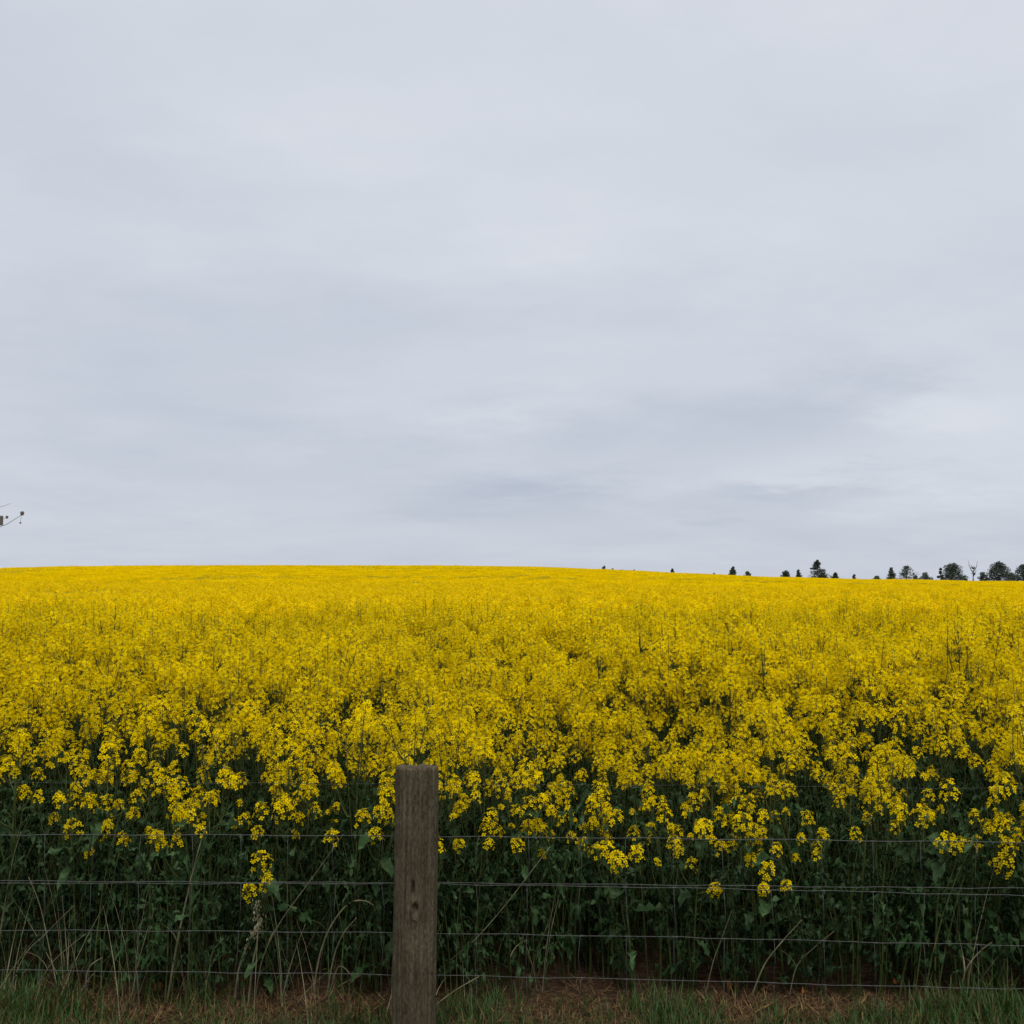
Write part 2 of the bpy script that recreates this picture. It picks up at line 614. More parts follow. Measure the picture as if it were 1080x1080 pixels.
def flower_head(p, axis, sc, full=True, rg=rng):
    """raceme: open flowers in a domed ring round a tuft of buds, young pods below"""
    mb = MB()
    ax, s, u = frame(axis)
    p = np.asarray(p, float)
    nfl = int(rg.integers(20, 31) * min(1.1, 0.12 + 0.9 * sc))
    for i in range(nfl):
        t = (i + rg.random() * 0.8) / nfl
        a = i * 2.39996 + rg.normal(0, 0.25)
        out = math.cos(a) * s + math.sin(a) * u
        rad = sc * (0.013 + 0.028 * t ** 0.6 + rg.normal(0, 0.003))
        hh = sc * (0.008 - 0.075 * t ** 1.35 + rg.normal(0, 0.005))
        q = p + out * rad + ax * hh
        nrm = unit(out * (0.35 + 0.75 * t) + ax * (0.9 - 0.45 * t) + rg.normal(0, 0.25, 3))
        flower(mb, q, nrm, rg.uniform(0.0102, 0.0138) * (0.85 + 0.15 * sc), rg.random() * 3)
        if full:
            r0 = p + ax * (hh - 0.014 * sc)
            mb.add([r0 - s * 0.0006, r0 + s * 0.0006, q], [(0, 1, 2)], 3)
    for i in range(9):
        a = i * 2.39996
        rr = sc * 0.009 * math.sqrt(i / 9)
        q = p + (math.cos(a) * s + math.sin(a) * u) * rr + ax * sc * (0.014 - 0.008 * i / 9)
        octa(mb, q, 0.0028, 0.005, ax, 3)
    if full:
        for i in range(int(rg.integers(4, 9))):
            a = rg.random() * 6.28
            out = math.cos(a) * s + math.sin(a) * u
            q = p - ax * sc * rg.uniform(0.07, 0.16)
            e = q + out * 0.026 + ax * 0.02
            e2 = e + unit(out * 0.4 + ax) * 0.024
            tube(mb, [q, e, e2], [0.0006, 0.0011, 0.0003], 3, 0, False)
    return mb


def leaf(base, az, L_, W, up, droop, lobed, rg=rng):
    mb = MB()
    base = np.asarray(base, float)
    out = np.array([math.cos(az), math.sin(az), 0.0]); sd_ = np.array([-math.sin(az), math.cos(az), 0.0])
    n = 9
    vs_, fs = [], []
    pos = base.copy(); ang = up
    tw = rg.normal(0, 0.35)
    for i in range(n):
        t = i / (n - 1)
        w = W * (math.sin(math.pi * min(1, t * 0.93 + 0.07)) ** 0.8) * (1.0 if not lobed else (0.42 + 0.75 * (i % 2)) * (0.35 + 0.9 * t)) * rg.uniform(.75, 1.2)
        if i == n - 1:
            w = 0.002
        side = sd_ * math.cos(tw * t) + np.array([0, 0, 1]) * math.sin(tw * t)
        lift = np.array([0, 0, 1]) * w * 0.28
        wav = rg.normal(0, 0.009, 2)
        vs_ += [pos + side * w * 0.5 + lift + np.array([0, 0, wav[0]]), pos, pos - side * w * 0.5 + lift + np.array([0, 0, wav[1]])]
        pos = pos + (out * math.cos(ang) + np.array([0, 0, 1]) * math.sin(ang)) * (L_ / (n - 1))
        ang -= droop / (n - 1)
    for i in range(n - 1):
        a = i * 3
        fs += [(a, a + 1, a + 4, a + 3), (a + 1, a + 2, a + 5, a + 4)]
    mb.add(vs_, fs, 1)
    return mb


def plant_parts(H, rg, low=0.0, nb=6, hs=(0.65, 1.08)):
    """stem mesh, list of leaf meshes, list of flower-head meshes, in plant coordinates"""
    stem = MB(); leaves, heads = [], []
    lean = rg.normal(0, 0.05, 2)
    def axis_pt(t):
        return np.array([lean[0] * t * t * H + 0.012 * math.sin(5 * t + H * 40), lean[1] * t * t * H + 0.012 * math.cos(4 * t + H * 31), H * t])
    ts = np.linspace(0, 0.985, 9)
    tube(stem, [axis_pt(t) - (np.array([0, 0, 0.03]) if t == 0 else 0) for t in ts], [0.0062 * (1 - 0.80 * t) for t in ts], 5, 0)
    heads.append(flower_head(axis_pt(0.99), axis_pt(1.0) - axis_pt(0.9), rg.uniform(0.95, 1.25), True, rg))
    a0 = rg.random() * 6.28
    for i in range(nb):
        t = (0.40 - low) + (0.44 + low * 0.6) * (i + rg.random() * 0.7) / nb
        a = a0 + i * 2.39996 + rg.normal(0, 0.3)
        p0 = axis_pt(t)
        sp = rg.uniform(0.07, 0.17) * (1.25 - 0.6 * t)
        ztip = H * min(0.985, max(t + 0.12, rg.uniform(0.74 - low, 0.97)))
        o = np.array([math.cos(a), math.sin(a), 0])
        p2 = np.array([axis_pt(t)[0], axis_pt(t)[1], 0]) + o * sp + np.array([0, 0, ztip])
        p1 = p0 + o * sp * 0.95 + np.array([0, 0, (ztip - p0[2]) * 0.35])
        c = bez(p0, p1, p2, 6)
        tube(stem, c, np.linspace(0.0032, 0.0011, 6), 4, 0)
        heads.append(flower_head(c[-1], c[-1] - c[-2], rg.uniform(*hs), True, rg))
        leaves.append(leaf(p0, a + rg.normal(0, 0.3), rg.uniform(0.04, 0.085), rg.uniform(0.012, 0.022), rg.uniform(0.3, 0.9), rg.uniform(0.4, 1.2), False, rg))
    for i in range(9):
        t = 0.06 + 0.58 * (i + rg.random()) / 9
        leaves.append(leaf(axis_pt(t), a0 + i * 2.4 + 1.0, rg.uniform(0.07, 0.155), rg.uniform(0.026, 0.062),
                           rg.uniform(-0.3, 1.1), rg.uniform(0.5, 2.3), True, rg))
    return stem, leaves, heads


VAR = []            # full plants: inner ones
for k in range(7):
    VAR.append(plant_parts(CROP_H * (0.97 + 0.02 * k), np.random.default_rng(100 + k), 0.0, 8 + k % 2, (0.75, 1.15)))
EDGE = []           # shorter, branching lower: the first row
for k in range(6):
    EDGE.append(plant_parts(0.88 + 0.035 * k, np.random.default_rng(200 + k), 0.08, 6, (0.28, 0.8)))


def joined(parts):
    mb = MB()
    for q in [parts[0]] + parts[1] + parts[2]:
        mb.merge(q)
    return mb


def to_meshes(parts):
    s = parts[0].mesh('stem', CANOLA, True)
    return s, [q.mesh('leaf', CANOLA, True) for q in parts[1]], [q.mesh('flower_head', CANOLA) for q in parts[2]]


VAR_ME = [to_meshes(p) for p in VAR]
EDGE_ME = [to_meshes(p) for p in EDGE]

EDGE_Y = 4.63


def edge_line(x):
    return EDGE_Y + 0.07 * np.sin(x * 2.1 + 0.6) + 0.05 * np.sin(x * 5.3)


# positions of all plants up to 12 m
def jitter_grid(y0, y1, dens, half):
    step = 1 / math.sqrt(dens)
    pts = []
    y = y0
    while y < y1:
        w = half(y)
        xs = np.arange(-w, w, step)
        ys = y + rng.uniform(-0.5, 0.5, len(xs)) * step
        xs = xs + rng.uniform(-0.5, 0.5, len(xs)) * step
        pts.append(np.stack([xs, ys], 1))
        y += step
    return np.concatenate(pts)


near = jitter_grid(4.5, 16.0, 24.0, lambda y: 1.0 * y + 1.5)
near = near[near[:, 1] > edge_line(near[:, 0])]
# the sowing is patchy: thin places open gaps between the flower heads
thin = 0.20 + 0.42 * np.sin(near[:, 0] * 2.3 + 1.4 * np.sin(near[:, 1] * 1.1)) * np.sin(near[:, 1] * 2.9 + 0.8 * near[:, 0])
near = near[(rng.random(len(near)) > np.clip(thin, 0, .45) * np.clip((7.2 - near[:, 1]) / 1.2, 0, 1)) | (near[:, 1] < EDGE_Y + 0.35)]
tall = 0.07 * np.sin(near[:, 0] * 1.3 + near[:, 1] * 0.7) + 0.05 * np.sin(near[:, 0] * 3.1 - near[:, 1] * 1.9) + rng.normal(0, 0.065, len(near))
tall = tall + np.where(rng.random(len(near)) < 0.04, rng.uniform(0.04, 0.12, len(near)), 0)
tall = tall + np.where((near[:, 1] < EDGE_Y + 0.45) & (near[:, 0] < -0.5), 0.05, 0)
rise = np.clip((near[:, 1] - edge_line(near[:, 0]) - 0.30) / 2.3, 0, 1)
tall = np.where(near[:, 1] < edge_line(near[:, 0]) + 0.42, tall, (1 + tall) * (0.76 + 0.24 * rise ** 0.8) - 1)
inview = np.abs(near[:, 0]) < near[:, 1] * 0.505 + 0.12
order = np.argsort(near[:, 1] + np.where(inview, 0, 100))

# front plants whose low flower heads can be told apart: (flower heads in photo pixels, depth, label)
SINGLE = [
    ([(75, 868), (62, 838)], 4.62, 'canola plant with a low round flower head just above the wire, left edge'),
    ([(186, 846), (199, 856), (183, 828)], 4.66, 'canola plant with a trailing string of flowers above the wire, left third'),
    ([(274, 903), (262, 936), (281, 925)], 4.56, 'canola plant with drooping flower heads below the top mesh wire, left of post'),
    ([(297, 848)], 4.70, 'slim canola plant with one small flower head, left of the post'),
    ([(404, 850), (396, 875), (409, 832)], 4.62, 'canola plant with flowers crowding against the left side of the post'),
    ([(484, 888), (516, 886)], 4.70, 'canola plant with two small flower tips on the wire, right of post'),
    ([(650, 903), (672, 894), (640, 890)], 4.58, 'canola plant with a loose low cluster of flowers beneath the wire, mid right'),
    ([(745, 868), (710, 884), (757, 935)], 4.62, 'canola plant with flower heads both above and below the wire, right of centre'),
    ([(783, 862), (792, 902), (811, 913)], 4.60, 'canola plant with flowers trailing down past the wire, right half'),
    ([(1000, 882), (1012, 885)], 4.56, 'canola plant with a large golden dome of flowers across the top mesh wire'),
    ([(1060, 906), (1062, 886), (1057, 866)], 4.58, 'canola plant with stacked flower heads near the right edge'),
    ([(975, 853), (944, 844)], 4.66, 'canola plant with two small bright flower heads above the wire, far right'),
    ([(805, 935), (830, 930)], 4.62, 'canola plant with the lowest sparse flowers on the double wire, right half'),
]
NIND = 300 - len(SINGLE)
ind = order[:NIND]
rest = order[NIND:]

kE = kV = 0
for n_, i in enumerate(ind):
    x, y = near[i]
    front = y < edge_line(x) + 0.42
    me_s, me_l, me_h = (EDGE_ME[int(rng.integers(len(EDGE_ME)))] if front else VAR_ME[int(rng.integers(len(VAR_ME)))])
    root = empty('canola_plant', (x, y, float(zt(x, y)) - 0.01),
                 'short leafy canola plant in the very first row behind the wire fence' if front else
                 'taller yellow flowering canola plant crowded in behind the first row',
                 'canola plant', 'first row of canola plants' if front else 'canola plants just behind the first row')
    root.rotation_euler = (rng.normal(0, 0.03) + (0.05 if front else 0), rng.normal(0, 0.04), rng.random() * 6.28)
    s = 1 + tall[i]
    root.scale = (s, s, s)
    link('stem', me_s, root)
    for q in me_l:
        link('leaf', q, root)
    for q in me_h:
        link('flower_head', q, root)

for k, (px, dep, lab) in enumerate(SINGLE):
    dep -= 0.09
    rg = np.random.default_rng(900 + k)
    hp = [at(u, v, dep + 0.02 * j) for j, (u, v) in enumerate(px)]
    bx = float(np.mean([h[0] for h in hp])) + rg.normal(0, 0.05)
    by = dep + 0.16
    root = empty('canola_plant', (bx, by, -0.01), lab, 'canola plant', 'canola plants along the front of the field')
    o3 = np.array([bx, by, -0.01])
    stem = MB()
    top = hp[0] - o3
    c = bez((0, 0, -0.02), (top[0] * 0.1, top[1] * 0.1, top[2] * 0.65), top, 9)
    tube(stem, c, np.linspace(0.0055, 0.0018, 9), 5, 0)
    hd = [flower_head(c[-1], unit(c[-1] - c[-2]) + np.array([0, -0.25, 0]), (0.62 if k in (5, 12) else rg.uniform(0.95, 1.2)), True, rg)]
    for h in hp[1:]:
        t = h - o3
        p0 = c[4]
        b = bez(p0, (t[0] * 0.9, t[1] * 0.7, p0[2] * 0.6 + t[2] * 0.4), t, 6)
        tube(stem, b, np.linspace(0.0034, 0.0015, 6), 4, 0)
        hd.append(flower_head(b[-1], unit(b[-1] - b[-2]) + np.array([0, -0.2, 0.2]), rg.uniform(0.5, 0.6) if k in (5, 12) else rg.uniform(0.62, 0.95), True, rg))
    link('stem', stem.mesh('stem', CANOLA, True), root)
    for i in range(7):
        q = c[1 + i % 6]
        link('leaf', leaf(q, rg.random() * 6.28, rg.uniform(0.09, 0.19), rg.uniform(0.04, 0.08), rg.uniform(0.1, 0.8), rg.uniform(0.6, 1.6), i < 4, rg).mesh('leaf', CANOLA, True), root)
    for h in hd:
        link('flower_head', h.mesh('flower_head', CANOLA), root)


# ---- the rest of the crop
def low_head(mb, p, ax, sc, n, size, rg):
    ax, s, u = frame(ax)
    for i in range(n):
        t = (i + rg.random() * 0.6) / n
        a = i * 2.39996
        out = math.cos(a) * s + math.sin(a) * u
        q = p + out * sc * (0.008 + 0.03 * t ** 0.6) + ax * sc * (0.006 - 0.06 * t ** 1.3 + rg.normal(0, 0.004))
        nrm = unit(out * (0.35 + 0.7 * t) + ax * (0.9 - 0.5 * t) + rg.normal(0, 0.3, 3))
        d, s1, u1 = frame(nrm)
        sp = rg.random() * 3
        e1 = math.cos(sp) * s1 + math.sin(sp) * u1; e2 = -math.sin(sp) * s1 + math.cos(sp) * u1
        mb.add([q + e1 * size, q + e2 * size, q - e1 * size, q - e2 * size], [(0, 1, 2, 3)], 2)
    octa(mb, p + ax * sc * 0.012, 0.006 * sc, 0.009 * sc, ax, 3)


MID = []            # the last three are late: mostly buds
for k in range(10):
    rg = np.random.default_rng(300 + k)
    mb = MB(); H = CROP_H * (0.98 + 0.02 * (k % 7))
    tube(mb, [(0, 0, 0.25), (rg.normal(0, .02), rg.normal(0, .02), H * 0.6), (rg.normal(0, .04), rg.normal(0, .04), H)], [0.005, 0.0035, 0.002], 3, 3)
    low_head(mb, np.array(mb.v[-2]), (rg.normal(0, .1), rg.normal(0, .1), 1), 1.35, 26, 0.0145, rg)
    for i in range(9):
        a = i * 2.4 + rg.random(); sp = rg.uniform(0.05, 0.18)
        tip = np.array([math.cos(a) * sp, math.sin(a) * sp, H * rg.uniform(0.82, 0.99)])
        tube(mb, [(0, 0, H * 0.5), tip * [0.8, 0.8, 0.85], tip], [0.003, 0.0025, 0.0018], 3, 3, False)
        low_head(mb, tip, (math.cos(a) * .2, math.sin(a) * .2, 1), rg.uniform(0.85, 1.25), 22, 0.0145, rg)
        if i < 2:
            mb.merge(leaf((0, 0, H * rg.uniform(0.4, 0.75)), a + 1, 0.11, 0.04, 0.6, 1.0, False, rg))
    if k > 6:
        mb.m = [3 if (m_ == 2 and rg.random() < .6) else m_ for m_ in mb.m]
    MID.append(mb)

FAR = []
for k in range(7):
    rg = np.random.default_rng(400 + k)
    mb = MB()
    for i in range(60):
        x, y = rg.uniform(-0.5, 0.5, 2)
        h = CROP_H * (1 - abs(rg.normal(0, 0.05))) + rg.normal(0, 0.02)
        p = np.array([x, y, h])
        for j in range(6):
            q = p + rg.normal(0, 1, 3) * [0.028, 0.028, 0.03]
            d, s1, u1 = frame(rg.normal(0, 1, 3) * [1, 1, 0.6] + [0, 0, 0.9])
            sz = rg.uniform(0.02, 0.032)
            mb.add([q + s1 * sz, q + u1 * sz, q - s1 * sz, q - u1 * sz], [(0, 1, 2, 3)], 2)
    if k > 4:
        mb.m = [3 if (m_ == 2 and rg.random() < .5) else m_ for m_ in mb.m]
    FAR.append(mb)


def stunt(x, y):
    """strips across the field that flower late and stay greener"""
    r = np.hypot(x, y)
    az = np.arctan2(x, y)
    d = np.zeros_like(r)
    for (r0, sl, wid, a0, a1, dep) in ((45, 2, 2.6, -0.52, -0.30, 1.2), (25, 1, 1.0, -0.47, -0.22, 1.0), (29, 1, 1.1, -0.16, -0.03, .9),
                                       (66, 4, 3.5, -0.15, -0.05, 1.0), (38, -1.5, 1.5, 0.02, 0.42, .8), (46, 2, 1.6, -0.32, -0.02, .4),
                                       (150, 5, 16, -0.70, -0.41, .7), (92, 6, 5, -0.36, 0.12, .35), (110, -6, 6, 0.08, 0.45, .35),
                                       (60, -4, 2.2, 0.15, 0.5, .35), (150, 0, 8, -0.2, 0.1, .3)):
        c = r0 + sl * az * 3 + 0.6 * np.sin(az * 23) * r0 / 60
        m_ = np.clip((az - a0) / 0.06, 0, 1) * np.clip((a1 - az) / 0.06, 0, 1)
        d += dep * m_ * np.exp(-((r - c) / wid) ** 2)
    return d


def crop_near():
    i = rest
    x, y = near[i, 0], near[i, 1]
    front = y < edge_line(x) + 0.42
    nv, ne = len(VAR), len(EDGE)
    idx = np.where(front, nv + rng.integers(ne, size=len(i)), rng.integers(nv, size=len(i)))
    pts = np.stack([x, y, zt(x, y) - 0.01], 1)
    rot = np.stack([rng.normal(0, 0.04, len(i)), rng.normal(0, 0.04, len(i)), rng.random(len(i)) * 6.28], 1)
    o = scatter('canola_crop', [joined(p) for p in VAR + EDGE], pts, rot, 1 + tall[i], idx, CANOLA)
    tag(o, 'dense yellow canola crop behind the front rows of plants', 'canola crop', kind='stuff')


def crop_mid():
    pts = jitter_grid(16.0, 30.0, 26.0, lambda y: 1.1 * y + 1.5)
    p2 = jitter_grid(30.0, 62.0, 19.0, lambda y: 1.1 * y + 1.5)
    pts = np.concatenate([pts, p2])
    x, y = pts.T
    s = 1 + 0.025 * np.sin(x * 0.9 + y * 0.7) + 0.02 * np.sin(x * 2.7 - y * 1.3) + rng.normal(0, 1, len(x)) * np.where(y < 20, 0.045, 0.025) - 0.05 * stunt(x, y)
    n = len(x)
    rot = np.stack([rng.normal(0, 0.04, n), rng.normal(0, 0.04, n), rng.random(n) * 6.28], 1)
    base = MB()                               # leafy floor of the canopy seen between the stems
    ys = np.linspace(15.5, 62, 110)
    us = np.linspace(-1.12, 1.12, 104)
    vs_ = [(u * yy, yy, float(zt(u * yy, yy)) + 1.0 + 0.17 * min(1, max(0, (yy - 16) / 8)) + 0.03 * math.sin(u * yy * 5) * math.sin(yy * 4.1)) for yy in ys for u in us]
    k = len(us)
    base.add(vs_, [(a * k + b, a * k + b + 1, (a + 1) * k + b + 1, (a + 1) * k + b) for a in range(len(ys) - 1) for b in range(k - 1)], 4)
    o = scatter('canola_crop', MID, np.stack([x, y, zt(x, y)], 1), rot, s,
                np.where(rng.random(n) < 1.5 * stunt(x, y), rng.integers(7, 10, n), rng.integers(7, size=n)), CANOLA, base)
    tag(o, 'yellow canola crop in the middle distance of the field', 'canola crop', kind='stuff')


def crop_far():
    a = jitter_grid(61.0, 130.0, 1.25, lambda y: 1.1 * y + 1.5)
    b = jitter_grid(130.0, 330.0, 0.42, lambda y: 1.1 * y + 1.5)
    pts = np.concatenate([a, b])
    big = np.concatenate([np.ones(len(a)), np.full(len(b), 1.75)])
    n = len(pts)
    x, y = pts.T
    h = 1 + 0.07 * np.sin(x * 0.31 + y * 0.11) * np.sin(y * 0.23) + rng.normal(0, 0.03, n) - 0.04 * stunt(x, y)
    z = zt(x, y) + CROP_H * h - CROP_H * big
    rot = np.stack([np.zeros(n), np.zeros(n), rng.random(n) * 6.28], 1)
    base = MB()
    ys = np.linspace(60, 345, 240)
    us = np.linspace(-1.12, 1.12, 160)
    X = us[None, :] * ys[:, None]; Y = np.repeat(ys[:, None], len(us), 1)
    Z = zt(X, Y) + CROP_H * 0.91
    k = len(us)
    base.add(np.stack([X, Y, Z], 2).reshape(-1, 3),
             [(p * k + q, p * k + q + 1, (p + 1) * k + q + 1, (p + 1) * k + q) for p in range(len(ys) - 1) for q in range(k - 1)], 4)
    o = scatter('canola_crop', FAR, np.stack([x, y, z], 1), rot, big,
                np.where(rng.random(n) < 1.5 * stunt(x, y), rng.integers(5, 7, n), rng.integers(5, size=n)), CANOLA, base)
    tag(o, 'smooth yellow canola field rising to the far crest', 'canola crop', kind='stuff')


def crop_under():
    protos = []
    for k in range(6):
        rg = np.random.default_rng(500 + k); mb = MB()
        for i in range(4):
            a = rg.random() * 6.28; h = rg.uniform(.3, .8)
            p0 = np.array([rg.normal(0, .04), rg.normal(0, .04), -.02])
            p2 = p0 + np.array([math.cos(a) * .1, math.sin(a) * .1, h])
            c = bez(p0, (p0[0], p0[1], h * .6), p2, 5)
            tube(mb, c, np.linspace(.0035, .0015, 5), 4, 0, False)
            for j in range(10):
                q = c[int(rg.integers(1, 5))] + rg.normal(0, .012, 3)
                mb.merge(leaf(q, rg.random() * 6.28, rg.uniform(.035, .095), rg.uniform(.012, .034), rg.uniform(-.4, 1.1), rg.uniform(.3, 2.2), j < 3, rg))
        protos.append(mb)
    P = jitter_grid(4.5, 9.0, 66, lambda y: .9 * y + 1.2)
    P = P[P[:, 1] > edge_line(P[:, 0]) - 0.03]
    n = len(P)
    rot = np.stack([rng.normal(0, .1, n), rng.normal(0, .1, n), rng.random(n) * 6.28], 1)
    o = scatter('canola_undergrowth', protos, np.stack([P[:, 0], P[:, 1], zt(P[:, 0], P[:, 1])], 1), rot, rng.uniform(.7, 1.15, n), rng.integers(6, size=n), CANOLA)
    tag(o, 'dark tangle of green leaves and stems beneath the canola flowers', 'undergrowth', kind='stuff')


crop_near()
crop_under()
crop_mid()
crop_far()

# ------------------------------------------------------------------ fence
FY = 4.20
fence = empty('wire_fence', (0, FY, 0), 'wire mesh fence on a weathered wooden post in front of the yellow field', 'fence')
FO = np.array([0, FY, 0.0])


def fence_y(x):
    return FY - np.maximum(0, x + 0.39) * 0.055 + np.minimum(0, x + 0.39) * -0.004


def wire_pt(u, v):
    Y = FY
    for _ in range(6):
        p = at(u, v, Y)
        Y = float(fence_y(p[0]))
    return at(u, v, Y)


def smooth_pts(pts, extra=1.6):
    """through the pixel points, carried on past both sides of the view"""
    P = [wire_pt(*p) for p in pts]
    a = P[0] + (P[0] - P[1]) / np.linalg.norm(P[0] - P[1]) * extra
    b = P[-1] + (P[-1] - P[-2]) / np.linalg.norm(P[-1] - P[-2]) * extra
    return [a] + P + [b]


WIRES = [
    ('line_wire', [(0, 825), (215, 826), (437, 827), (720, 828.5), (1080, 832)], 0.00045),
    ('line_wire', [(0, 880.5), (215, 880.5), (437, 882), (720, 884.5), (1080, 888.5)], 0.0014),
    ('line_wire', [(0, 929), (215, 930.3), (437, 931), (720, 933.5), (930, 936), (1080, 936.5)], 0.0012),
    ('line_wire', [(0, 931.5), (215, 931.8), (437, 932), (720, 936.5), (930, 941), (1080, 945)], 0.0012),
    ('line_wire', [(0, 981), (215, 982), (437, 984), (720, 988.5), (930, 994), (1080, 997.5)], 0.0012),
    ('line_wire', [(0, 1023), (215, 1025.5), (437, 1028), (720, 1034), (930, 1040), (1080, 1043)], 0.0012),
]
POLY = []
for nm, pts, rad in WIRES:
    P = smooth_pts(pts)
    dense = []
    for i in range(len(P) - 1):
        for t in np.linspace(0, 1, 8, endpoint=False):
            q = P[i] * (1 - t) + P[i + 1] * t
            q = q + np.array([0, 0, 0.0016 * math.sin(q[0] * 11 + len(POLY) * 2) + 0.0012 * math.sin(q[0] * 29 + len(POLY) * 5)])
            dense.append(q)
    dense.append(P[-1])
    POLY.append(np.array(dense))
    mb = MB()
    tube(mb, [q - FO for q in dense], [rad] * len(dense), 6, 0)
    link(nm, mb.mesh(nm, [M['wire']], True), fence)


def wire_at(k, x):
    P = POLY[k]
    return np.array([x, np.interp(x, P[:, 0], P[:, 1]), np.interp(x, P[:, 0], P[:, 2])])


srg = np.random.default_rng(5)
x0, x1 = POLY[1][0][0] + 0.05, POLY[1][-1][0] - 0.05
for i, x in enumerate(np.arange(x0, x1, 0.193)):
    mb = MB()
    xx = x + srg.normal(0, 0.006)
    for a, b in ((1, 3), (3, 4), (4, 5)):
        o1, o2 = srg.normal(0, 0.004, 2)
        p, q = wire_at(a, xx + o1), wire_at(b, xx + o2)
        p = p - [0, 0.001, 0]; q = q - [0, 0.001, 0]
        mid = (p + q) / 2 + [srg.normal(0, 0.004), 0, 0]
        tube(mb, [p - FO, mid - FO, q - FO], [0.0008] * 3, 5, 0)
        # hinge wraps where the stay meets the line wire
        for w in (p, q):
            tube(mb, [w - FO + [-0.008, 0, 0], w - FO + [0.008, 0, 0]], [0.0022, 0.0022], 6, 0)
    e = wire_at(5, xx)
    tube(mb, [e - FO, e - FO - [srg.normal(0, .003), 0, 0.09]], [0.0008] * 2, 5, 0)
    link('stay_wire', mb.mesh('stay_wire', [M['wire']], True), fence)


def post(cx, cy, rad, top, lean, name='fence_post', seed=0, knot=True, label=None):
    prg = np.random.default_rng(seed)
    na, nz = 150, 120
    cracks = [(prg.uniform(-3.1, 3.1), prg.uniform(0.1, 0.6), prg.uniform(0.5, 1.0), prg.uniform(0.004, 0.011)) for _ in range(30)]
    vs_, fs = [], []
    for j in range(nz):
        h = -0.25 + (top + 0.25) * j / (nz - 1)
        for i in range(na):
            a = -math.pi + 2 * math.pi * i / na          # a = 0 faces the camera (-y)
            r = rad * (1.0 + 0.010 * math.sin(2 * a + 1.3) + 0.007 * math.sin(3 * a + h * 2) + 0.006 * math.sin(h * 9 + a))
            r *= 1 - 0.012 * (h / top)
            r += 0.0012 * math.sin(a * 17 + 3 * math.sin(h * 4)) + 0.0008 * math.sin(a * 29 + 5 * math.sin(h * 2.3))
            for (ca, c0, c1, dp) in cracks:
                da = (a - ca - 0.05 * math.sin(h * 7 + ca * 9) + math.pi) % (2 * math.pi) - math.pi
                if abs(da) < 0.1:
                    hh = h / top
                    win = min(1, max(0, (hh - c0) / 0.1)) * min(1, max(0, (c1 - hh) / 0.1))
                    r -= dp * win * math.exp(-(da / 0.03) ** 2)
            if knot:
                kz = at(440, 958, 4.02)[2]
                dd = math.hypot((a - 0.08) * rad / 0.016, (h - kz) / 0.026)
                r += 0.006 * math.exp(-(dd / 1.7) ** 2) - 0.026 * math.exp(-(dd * 1.45) ** 4)
                sz = at(435, 938, 4.02)[2]
                dd = math.hypot((a + 0.03) * rad / 0.007, (h - sz) / 0.032)
                r -= 0.024 * math.exp(-dd ** 4)
            if j > nz - 3:
                r -= 0.0012 * (j - nz + 3)
            hz = h
            if j == nz - 1:
                hz = h + 0.0025 * math.sin(5 * a) + 0.0015 * math.sin(11 * a)
            if h > top - 0.06:
                hz += (h - top + 0.06) / 0.06 * 0.09 * (math.cos(a) * rad) * 1.0    # sawn slightly off level, high side to the camera
            vs_.append((r * math.sin(a) + lean * h, -r * math.cos(a), hz))
    for j in range(nz - 1):
        for i in range(na):
            p, q = j * na + i, j * na + (i + 1) % na
            fs.append((p, q, q + na, p + na))
    # end grain: rings sunk a little towards the heart
    last = (nz - 1) * na
    prev = last
    for rr, dz in ((0.72, -0.002), (0.4, -0.003), (0.15, -0.005)):
        o = len(vs_)
        for i in range(na):
            x, y, z = vs_[last + i]
            cxx = lean * top
            vs_.append((cxx + (x - cxx) * rr, y * rr, top + (z - top) * rr + dz + 0.001 * math.sin(i * 1.7)))
        for i in range(na):
            fs.append((prev + i, prev + (i + 1) % na, o + (i + 1) % na, o + i))
        prev = o
    fs.append(tuple(prev + i for i in range(na)))
    mb = MB()
    mb.add([(x + cx, y + cy - FY, z) for x, y, z in vs_], fs)
    o = link(name, mb.mesh(name, [M['post']], True), fence)
    if label:
        o['label'] = label
    return o


PY = 4.10
ptop = at(438.5, 811.5, PY - 0.07)[2]
pc = at(436.5, 1078, PY)[0]
post_o = post(pc, PY, 0.0855, float(ptop), 0.006, seed=3, label='round weathered grey wooden post with cracks and a dark knot')
# bent staple just under the knot
sp = at(438, 970, 4.013) - FO
mb = MB()
tube(mb, [sp + [-0.006, 0.012, 0.004], sp + [-0.005, -0.004, 0.003], sp + [0.005, -0.004, -0.002], sp + [0.006, 0.012, -0.004]], [0.0022] * 4, 6, 0)
link('staple', mb.mesh('staple', [M['wire']], True), post_o)
# further posts carry the fence on outside the picture
for xx, sd_ in ((-3.55, 11), (3.3, 12)):
    post(xx, float(fence_y(xx)) - 0.10, 0.08, 1.08, 0.004, seed=sd_, knot=False)


# ------------------------------------------------------------------ distant trees
def crown_leaves(mb, c, rad, n, size, rg, mat=0):
    c = np.asarray(c, float)
    for _ in range(n):
        d = unit(rg.normal(0, 1, 3)) * (rg.random() ** 0.45)
        q = c + d * rad
        nrm = unit(rg.normal(0, 1, 3) + d * 0.7)
        dd, s, u = frame(nrm)
        a = size * rg.uniform(0.6, 1.3); b = a * rg.uniform(0.45, 0.8)
        mb.add([q + s * a, q + u * b, q - s * a, q - u * b], [(0, 1, 2, 3)], mat)


